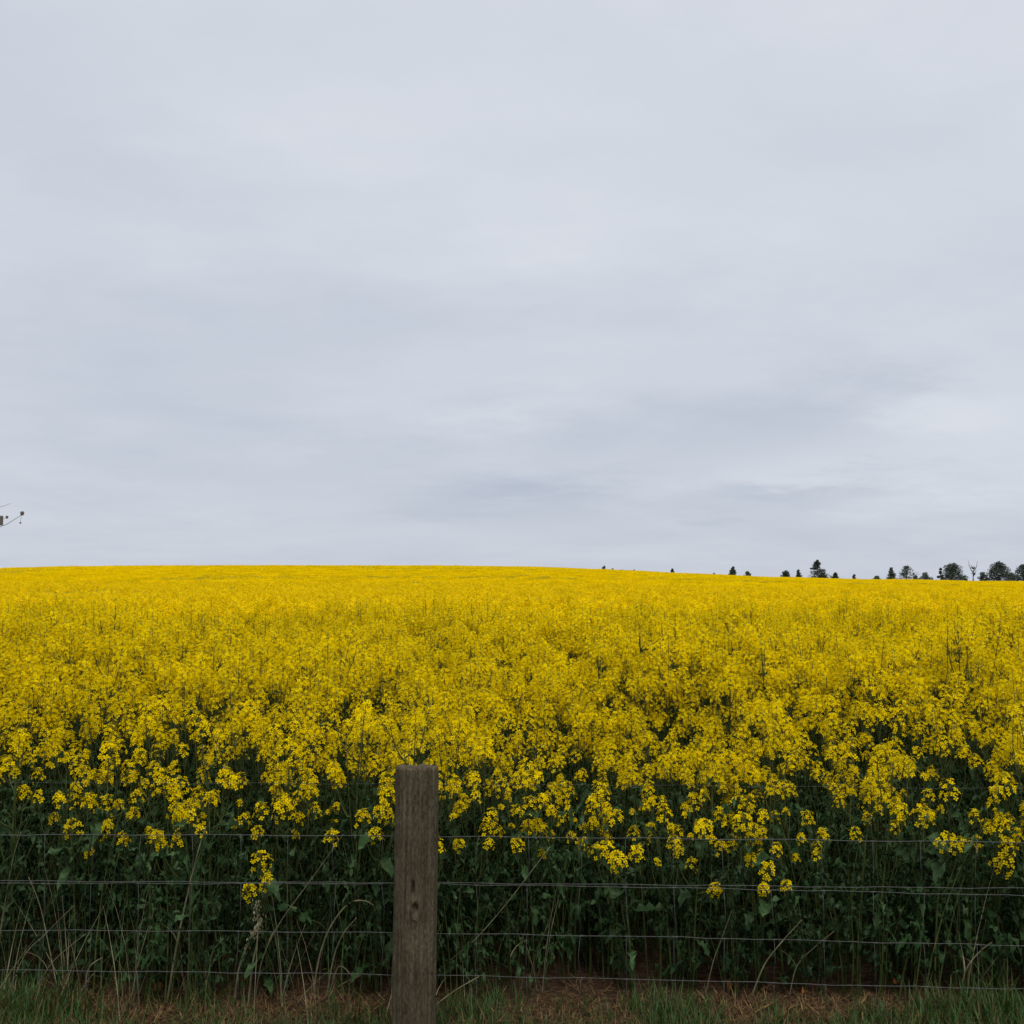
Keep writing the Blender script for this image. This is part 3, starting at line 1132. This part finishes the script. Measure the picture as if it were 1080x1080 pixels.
def tree(u, vtop, w_px, dist, kind, label, seed, name='tree'):
    rg = np.random.default_rng(seed)
    top = at(u, vtop, dist)
    x = top[0]
    zb = float(zt(x, dist))
    H = top[2] - zb
    W = w_px * 1.35 / F * dist
    root = empty(name, (x, dist, zb), label, 'tree', 'trees along the skyline behind the field')
    tr, cr = MB(), MB()
    tube(tr, [(0, 0, -0.4), (rg.normal(0, .15), 0, H * 0.35), (rg.normal(0, .25), 0, H * 0.8)], [0.28 + H * 0.012, 0.2, 0.06], 7, 0)
    ls = 0.19 + 0.013 * H
    if kind == 'cone':
        for t in np.linspace(0.30, 0.97, 12):
            r = W * 0.5 * (1.08 - t) / 0.78 + 0.15
            for a in range(4):
                an = rg.random() * 6.28; k = rg.uniform(0.2, 0.7)
                crown_leaves(cr, (math.cos(an) * r * k, math.sin(an) * r * k, H * t), np.array([r * .55, r * .55, H * .06]), 46, ls * .9, rg)
        for t in np.linspace(0.3, 0.8, 5):
            an = rg.random() * 6.28; r = W * .3
            tube(tr, [(0, 0, H * t), (math.cos(an) * r, math.sin(an) * r, H * (t + .03))], [.06, .02], 4, 0)
    elif kind == 'dead':
        for (dx, z0, z1) in ((-0.5, .55, 1.0), (0.5, .58, .99), (-.2, .7, .86), (.3, .4, .66)):
            tube(tr, bez((0, 0, H * z0), (dx * W * .7, rg.normal(0, .4), H * (z0 * .7 + z1 * .3)), (dx * W, rg.normal(0, .5), H * z1), 5), [.24, .2, .15, .1, .05], 5, 0)
        crown_leaves(cr, (0, 0, H * .72), np.array([W * .22, W * .22, H * .06]), 40, ls, rg)
        crown_leaves(cr, (.1, 0, H * .5), np.array([W * .2, W * .2, H * .08]), 30, ls, rg)
    else:
        nl = {'round': 17, 'dome': 22, 'sparse': 14, 'shrub': 10, 'thin': 6}[kind]
        zlo, zhi = {'round': (.2, .9), 'dome': (.15, .9), 'sparse': (.35, .92), 'shrub': (.12, .85), 'thin': (.35, .93)}[kind]
        for i in range(nl):
            t = (i + rg.random()) / nl
            zz = H * (zlo + (zhi - zlo) * t)
            spread = W * 0.5 * (1.0 - 0.85 * t ** 1.6) * (0.95 if kind != 'thin' else 0.7)
            an = i * 2.4 + rg.random()
            c = np.array([math.cos(an) * spread * rg.uniform(.3, .8), math.sin(an) * spread * .7, zz])
            rr = W * rg.uniform(.16, .25) * (1.1 - .35 * t)
            crown_leaves(cr, c, np.array([rr, rr, min(rr * .8, H * .14)]), 60 if kind == 'sparse' else 150, ls, rg)
            tube(tr, bez((0, 0, H * (zlo - .15) + .3 * zz * .3), (c[0] * .4, c[1] * .4, zz * .8), c, 4), [.1, .08, .05, .02], 4, 0)
        crown_leaves(cr, (0, 0, H * .93), np.array([W * .14, W * .14, H * .07]), 50, ls, rg)
    link('trunk', tr.mesh('trunk', [M['trunk']], True), root)
    link('crown', cr.mesh('crown', [M['tree']]), root)


TREES = [
    (637, 596.5, 8, 430, 'shrub', 'small dark bush alone on the crest, leftmost on the skyline'),
    (646, 599.3, 5, 470, 'shrub', 'tiny bush just right of the leftmost bush on the crest'),
    (669, 600.5, 4, 480, 'thin', 'tiny lone treetop in the gap left of the taller trees'),
    (709, 599.5, 6, 470, 'round', 'small single treetop peeping over the crest, left of the tree group'),
    (753, 604.0, 4, 480, 'thin', 'tiny thin treetop left of the small pointed tree'),
    (773, 598.0, 12, 470, 'cone', 'small pointed dark tree at the left end of the group'),
    (789, 602.2, 11, 480, 'shrub', 'low flat bush beside the small pointed tree'),
    (829, 601.5, 12, 480, 'round', 'small rounded bush left of the tall pointed conifer'),
    (842, 600.5, 6, 490, 'sparse', 'thin see-through sapling left of the tall pointed conifer'),
    (862, 591.0, 20, 470, 'cone', 'tall pointed dark conifer standing apart on the skyline'),
    (881, 603.5, 9, 480, 'round', 'small bush right of the tall pointed conifer'),
    (901, 605.5, 6, 490, 'thin', 'tiny lone treetop in the gap right of the conifer'),
    (925, 607.0, 14, 490, 'shrub', 'very low hedge-like bush left of the slim conical tree'),
    (940, 599.0, 10, 480, 'cone', 'slim conical tree beside the sparse spreading tree'),
    (956, 596.5, 18, 480, 'sparse', 'sparse spreading tree with gaps in its crown'),
    (976, 603.5, 14, 480, 'shrub', 'low round dark bush between sparse tree and large dome tree'),
    (992, 598.5, 7, 490, 'thin', 'thin sapling against the left side of the large dome tree'),
    (1004, 593.5, 25, 470, 'dome', 'large dome-shaped dark tree, third big crown from the right edge'),
    (1026, 591.5, 8, 475, 'dead', 'bare forked dead tree between the two large dark crowns'),
    (1037, 603.0, 14, 470, 'shrub', 'dark bush at the foot of the bare forked tree'),
    (1053, 592.0, 27, 470, 'dome', 'largest dark tree with a peaked dome, near the right edge'),
    (1016, 607.5, 12, 485, 'shrub', 'low scrubby bush joining the large dome tree to the bare forked tree'),
    (1067, 604.0, 16, 490, 'shrub', 'low dark bush between the largest tree and the right edge tree'),
    (966, 607.0, 10, 490, 'shrub', 'low scrub at the right foot of the sparse spreading tree'),
    (868, 604.0, 12, 480, 'shrub', 'low dark bush at the right foot of the tall pointed conifer'),
    (1079, 595.0, 19, 480, 'round', 'dark tree cut off by the right edge of the picture'),
]
for k, (u, v, w, d, kd, lab) in enumerate(TREES):
    tree(u, v, w, d, kd, lab, 600 + k, 'bush' if kd == 'shrub' else 'tree')


# ------------------------------------------------------------------ utility pole at the left edge
def utility_pole():
    D = 85.0
    base = at(-7, 600, D); zb = float(zt(base[0], D))
    root = empty('utility_pole', (base[0], D, zb), 'dark utility pole arm with insulators reaching in at the left edge', 'utility pole')
    o = np.array([base[0], D, zb])
    P = lambda u, v, dy=0.0: at(u, v, D + dy) - o
    mb = MB(); t = P(-7, 520)
    tube(mb, [(0, 0, -0.5), (0, 0, t[2] * .5), (0, 0, t[2])], [0.16, 0.14, 0.12], 12, 0)
    link('pole', mb.mesh('pole', [M['polewood']], True), root)
    mb = MB(); tube(mb, [P(-7, 558), P(7, 553), P(23, 543)], [0.028, 0.022, 0.02], 6, 0)
    link('arm', mb.mesh('arm', [M['iron']], True), root)
    mb = MB(); tube(mb, [P(-8, 536), P(3, 534), P(11, 531)], [0.018, 0.016, 0.012], 6, 0)
    link('stay_rod', mb.mesh('stay_rod', [M['iron']], True), root)

    def ins(u, v, s):
        c = P(u, v); mb = MB()
        tube(mb, [c + [0, 0, k] for k in np.array([-1, -.7, -.5, -.2, 0, .3, .45, .8, 1]) * 0.17 * s],
             [r * s for r in (.06, .15, .11, .18, .12, .19, .13, .17, .08)], 10, 0)
        link('insulator', mb.mesh('insulator', [M['porcelain']], True), root)
    ins(23.4, 541.5, 1.0); ins(7.3, 545.5, 0.7); ins(21.5, 551.5, 0.45)
    mb = MB()
    for p, q in ((P(22.6, 543.5), P(21.5, 550)), (P(3, 547), P(7.3, 546.5)), (P(23, 543), P(23.4, 541))):
        tube(mb, [p, q], [.012, .012], 5, 0)
    link('bracket', mb.mesh('bracket', [M['iron']], True), root)
    # switch box on the side of the pole
    a, b = P(-4, 554.0), P(2.2, 544)
    mb = MB(); xs, zs = (a[0], b[0]), (a[2], b[2])
    vs_ = [(x, y, z) for z in zs for (x, y) in ((xs[0], -.25), (xs[1], -.25), (xs[1], .25), (xs[0], .25))]
    mb.add(vs_, [(0, 1, 5, 4), (1, 2, 6, 5), (2, 3, 7, 6), (3, 0, 4, 7), (4, 5, 6, 7), (3, 2, 1, 0)])
    bx = link('switch_box', mb.mesh('switch_box', [M['iron']]), root)
    bv = bx.modifiers.new('bevel', 'BEVEL'); bv.width = 0.03; bv.segments = 2


utility_pole()


# ------------------------------------------------------------------ grass and litter
def blade(mb, base, az, L_, w, lean, curve, mat, rg):
    n = 5
    o = np.array([math.cos(az), math.sin(az), 0]); s = np.array([-math.sin(az), math.cos(az), 0])
    p = np.asarray(base, float).copy(); ang = lean
    vs_ = []
    for i in range(n):
        t = i / (n - 1)
        ww = w * (1 - t ** 1.5) * 0.5 + 0.0002
        vs_ += [p + s * ww, p - s * ww]
        p = p + (o * math.sin(ang) + np.array([0, 0, 1]) * math.cos(ang)) * L_ / (n - 1)
        ang += curve / (n - 1)
    mb.add(vs_, [(2 * i, 2 * i + 1, 2 * i + 3, 2 * i + 2) for i in range(n - 1)], mat)


GRASS_M = [M['grass'], M['straw'], M['stalk'], M['stem']]


def tuft(n, lo, hi, lean, mat, seed, spread=0.03, dry=0.0, w=0.004):
    rg = np.random.default_rng(seed); mb = MB()
    for i in range(n):
        a = rg.random() * 6.28
        mt = 1 if rg.random() < dry else mat
        blade(mb, (rg.normal(0, spread), rg.normal(0, spread), -0.01), a, rg.uniform(lo, hi), w * rg.uniform(.6, 1.3),
              abs(rg.normal(0, lean)), rg.uniform(0.1, 1.3), mt, rg)
    return mb


def litter(n, seed, mat=1):
    rg = np.random.default_rng(seed); mb = MB()
    for i in range(n):
        blade(mb, (rg.normal(0, .05), rg.normal(0, .05), rg.uniform(0, 0.02)), rg.random() * 6.28, rg.uniform(0.02, 0.085), 0.0036 * rg.uniform(.5, 1.4),
              rg.uniform(0.9, 1.5), rg.uniform(-.4, .5), mat, rg)
    return mb


def green_amount(x, y):
    """how green the verge is: by eye along the fence, all green towards the camera"""
    u = 540 + x / y * F
    line = np.interp(u, [-200, 0, 90, 120, 240, 330, 405, 465, 520, 560, 660, 690, 750, 770, 860, 900, 980, 1020, 1080, 1300],
                     [4.66, 4.66, 4.60, 4.30, 4.28, 4.34, 4.34, 4.54, 4.48, 4.24, 4.24, 4.52, 4.48, 4.28, 4.32, 4.42, 4.54, 4.66, 4.7, 4.7])
    return np.clip((line - y) / 0.10 + 0.5, 0, 1)


def verge():
    protos = [tuft(15, .04, .11, .5, 0, 31, dry=.1), tuft(12, .03, .09, .65, 0, 32, dry=.2), tuft(16, .05, .14, .45, 0, 33, dry=.06),
              tuft(12, .02, .06, .7, 1, 34), tuft(10, .02, .05, .9, 1, 35), litter(16, 36), litter(14, 37), litter(12, 38),
              tuft(6, .2, .55, .4, 2, 39, .04, .3, .0034), tuft(6, .15, .42, .5, 0, 40, .04, .4, .0034)]
    P = jitter_grid(1.4, 4.72, 240, lambda y: 0.62 * y + 1.0)
    P2 = jitter_grid(3.9, 4.8, 330, lambda y: 0.62 * y + 1.0)
    P = np.concatenate([P, P2])
    x, y = P.T
    g = green_amount(x, y) + 0.35 * np.sin(x * 6.1 + 2 * np.sin(x * 1.7)) * np.sin(y * 9.3 + x * 2)
    patch = 0.5 + 0.5 * np.sin(x * 3.3 + 1.1) * np.sin(y * 6.7 + x * 1.7)
    r = rng.random(len(x))
    idx = np.where(r < np.clip(g, 0.16, 1) * 0.95, rng.integers(0, 3, len(x)), np.where(rng.random(len(x)) < 0.22, rng.integers(3, 5, len(x)), rng.integers(5, 8, len(x))))
    keep = ~((y > 4.46) & (rng.random(len(x)) > np.clip((4.72 - y) / 0.4, 0.10, 1)))
    tallg = (y > 4.25) & (y < 4.72) & (rng.random(len(x)) < 0.016 * (0.4 + 2.2 * (x < -.45) + 2.6 * (x < -1.3)))
    idx = np.where(tallg, rng.integers(8, 10, len(x)), idx)
    keep |= tallg
    # stay clear of the post
    keep &= np.hypot(x - pc, y - PY) > 0.11
    x, y, idx, patch = x[keep], y[keep], idx[keep], patch[keep]
    n = len(x)
    uu = 540 + x / y * F
    s = rng.uniform(.7, 1.2, n) * (0.8 + 0.35 * patch) * np.where((idx < 3) & ((uu < 100) | (uu > 960)), 1.4, 1.0)
    rot = np.stack([rng.normal(0, .08, n), rng.normal(0, .08, n), rng.random(n) * 6.28], 1)
    o = scatter('verge_grass', protos, np.stack([x, y, np.zeros(n)], 1), rot, s, idx, GRASS_M)
    tag(o, 'short green grass and brown straw litter along the foot of the fence', 'grass', kind='stuff')


verge()

# tussocks that stand out of the verge
TUFTS = [
    (28, 1078, .26, 34, 0, 'green grass tussock in the bottom left corner'),
    (60, 1062, .24, 26, 0, 'mixed green and dry tussock right of the left corner tussock'),
    (500, 1074, .15, 30, 0, 'green grass tussock just right of the wooden post'),
    (523, 1056, .15, 26, 0, 'small dark green tuft behind the wire, right of the post'),
    (700, 1070, .17, 26, 0, 'ragged green tuft in front of the brown litter, right of centre'),
    (825, 1078, .14, 22, 0, 'small green tuft between tan litter patches, right half'),
    (1045, 1070, .25, 36, 0, 'thick green grass tussock near the bottom right corner'),
    (985, 1074, .17, 24, 0, 'green tuft left of the bottom right corner tussock'),
    (385, 1078, .13, 20, 0, 'low pale green tuft just left of the wooden post'),
]
for k, (u, v, h, n, m_, lab) in enumerate(TUFTS):
    b = on_ground(u, v)
    o = link('grass_tussock', tuft(int(n * 1.7), h * .45, h * 1.15, .35, m_, 700 + k, .045, .12, .0045).mesh('grass_tussock', GRASS_M))
    o.location = b
    tag(o, lab, 'grass', 'grass tussocks along the fence')

# tall dry stalks: pixel polyline from the foot upwards, thickness, seed head?, label
STALKS = [
    ([(176, 1056), (184, 1010), (194, 960), (207, 905), (217, 872)], 2.6, 0, 'tall pale dry stalk leaning right across the wires, left third'),
    ([(152, 1058), (155, 1020), (157, 985), (158, 945)], 1.6, 0, 'upright dry stalk left of the tall pale leaning stalk'),
    ([(219, 1052), (221, 1022), (225, 1003), (236, 990)], 1.8, 0, 'short bent dry stalk right of the tall pale leaning stalk'),
    ([(247, 1056), (252, 1022), (262, 995), (276, 968)], 2.6, 1, 'pale grass stalk with feathery head, left one of the bunch left of post'),
    ([(262, 1056), (266, 1020), (272, 985), (270, 950)], 2.6, 1, 'pale grass stalk with feathery head, middle one of the bunch left of post'),
    ([(269, 1054), (275, 1018), (286, 990), (300, 966), (330, 925), (362, 880)], 1.6, 0, 'long thin dry stalk slanting right up to the top mesh wire, left of post'),
    ([(330, 1046), (338, 1005), (350, 975), (368, 953), (384, 950), (394, 955)], 2.4, 0, 'arching pale grass stalk curling over at its tip, left of post'),
    ([(344, 1052), (352, 1010), (362, 985), (376, 968)], 2.0, 0, 'second arching grass stalk under the curled one, left of post'),
    ([(345, 1056), (357, 1020), (372, 1030)], 1.4, 0, 'short folded dry blade at the foot of the arching stalks'),
    ([(352, 1042), (366, 1035), (386, 1027)], 1.8, 0, 'low dry stalk lying towards the post'),
    ([(456, 1044), (470, 1018), (500, 992), (535, 952), (580, 893)], 1.7, 0, 'long thin stalk slanting right from the post up to the wire'),
    ([(446, 1078), (456, 1064), (478, 1046), (505, 1030)], 2.0, 0, 'dry blade leaning right at the foot of the post'),
    ([(436, 1079), (438, 1062), (441, 1046)], 2.0, 0, 'short green blade standing in front of the post foot'),
    ([(540, 1052), (538, 1010), (536, 975), (532, 940)], 1.4, 0, 'thin upright stalk behind the wire, first right of the post'),
    ([(744, 1048), (752, 1015), (763, 985), (772, 960)], 1.4, 0, 'thin dry stalk left of the orange dead leaf'),
    ([(792, 1050), (806, 1018), (824, 994), (846, 970)], 2.0, 0, 'pale dry stalk slanting right of the orange dead leaf'),
    ([(832, 1052), (840, 1020), (858, 1000), (880, 982)], 1.3, 0, 'thin dry stalk slanting right beneath the lowest flowers, right half'),
    ([(897, 1056), (900, 1010), (898, 960), (901, 912)], 2.0, 0, 'straight upright pale stalk in front of the crop, right half'),
    ([(1012, 1054), (1018, 1025), (1032, 1005), (1046, 994)], 2.0, 0, 'short bent pale stalk near the bottom right corner'),
    ([(1036, 1060), (1037, 1030), (1035, 1000), (1040, 970)], 1.6, 0, 'upright dry stalk near the right edge'),
    ([(1052, 1056), (1060, 1046), (1068, 1038)], 2.2, 0, 'short pale blade slanting right in the bottom right corner'),
    ([(90, 1058), (91, 1032), (96, 1018), (108, 1010)], 2.2, 0, 'short pale stalk with bent tip near bottom left'),
    ([(4, 1056), (26, 1008), (48, 985), (78, 955)], 1.5, 0, 'dry stalk slanting right up to the double wire, left edge'),
    ([(64, 1058), (52, 1000), (42, 955), (30, 925)], 1.4, 0, 'thin dry stalk slanting left, crossing another near left edge'),
    ([(-10, 1050), (4, 960), (14, 905), (22, 878)], 1.5, 0, 'long dry stalk slanting right at the very left edge'),
    ([(40, 1064), (50, 1022), (64, 985), (80, 960)], 1.4, 0, 'thin dry stalk beside the crossing stalks near left edge'),
    ([(20, 1066), (45, 1030), (60, 1010), (90, 985)], 1.3, 0, 'low slanting dry stalk in the bottom left grass'),
    ([(296, 1056), (306, 1020), (314, 995), (322, 975)], 1.5, 0, 'thin dry stalk between the feathery bunch and the arching stalks'),
]
for k, (pts, wd, sh, lab) in enumerate(STALKS):
    rg = np.random.default_rng(800 + k)
    b = on_ground(*pts[0])
    root = empty('grass_stalk', b, lab, 'grass stalk', 'tall dry grass stalks along the fence')
    D0 = b[1]
    lean = rg.uniform(-.16, -.06)
    P = [at(u, v, D0 + lean * i / len(pts)) - b for i, (u, v) in enumerate(pts)]
    P[0] = np.array([0, 0, -0.01])
    # smooth the polyline
    d = []
    n = len(P)
    for i in range(n - 1):
        p0, p1, p2, p3 = P[max(0, i - 1)], P[i], P[i + 1], P[min(n - 1, i + 2)]
        for t in np.linspace(0, 1, 6, endpoint=False):
            d.append(0.5 * ((2 * p1) + (p2 - p0) * t + (2 * p0 - 5 * p1 + 4 * p2 - p3) * t * t + (3 * p1 - p0 - 3 * p2 + p3) * t ** 3))
    d.append(P[-1])
    r0 = wd * 0.41 / F * D0
    GM = 3 if k in (1, 12, 13, 17, 19, 25) else 2
    mb = MB()
    tube(mb, d, r0 * np.linspace(1.15, 0.45, len(d)), 6, GM)
    link('stem', mb.mesh('stem', GRASS_M, True), root)
    if rg.random() < .7 and not sh:
        mb = MB()
        i = len(d) // 3
        blade(mb, d[i], rg.random() * 6.28, rg.uniform(.08, .16), .005, .5, 1.2, 2, rg)
        link('blade', mb.mesh('blade', GRASS_M), root)
    if sh:
        mb = MB()
        for i in range(70):
            t = rg.random()
            p = d[-1] * t + d[-8] * (1 - t) + rg.normal(0, .009, 3)
            octa(mb, p, .0028, .008, rg.normal(0, 1, 3) * .4 + [0, 0, 1], 2)
        link('seed_head', mb.mesh('seed_head', GRASS_M), root)

# orange dead leaves
DEAD = [(166, 1041, .075, 0.5, 'curled orange dead leaf on the soil, left third'),
        (768, 1046, .085, 1.3, 'orange brown dead leaf standing in the litter, right of centre'),
        (942, 1040, .05, 1.1, 'small orange dead leaf beside the straight upright stalk'),
        (846, 1050, .06, .4, 'yellowish dead leaf lying on dark soil, right half'),
        (28, 1042, .05, .8, 'dull red dead leaf near the left edge')]
for k, (u, v, L_, up, lab) in enumerate(DEAD):
    rg = np.random.default_rng(850 + k)
    b = on_ground(u, v)
    mb = leaf((0, 0, 0.012), rg.random() * 3 - 1.5, L_ * 1.1, L_ * .5, up * .5, 2.6, False, rg)
    mb.m = [0] * len(mb.m)
    me = mb.mesh('dead_leaf', [M['dead']], True)
    o = link('dead_leaf', me)
    so = o.modifiers.new('thickness', 'SOLIDIFY'); so.thickness = 0.001
    o.location = b
    tag(o, lab, 'leaf', 'dead leaves below the crop')
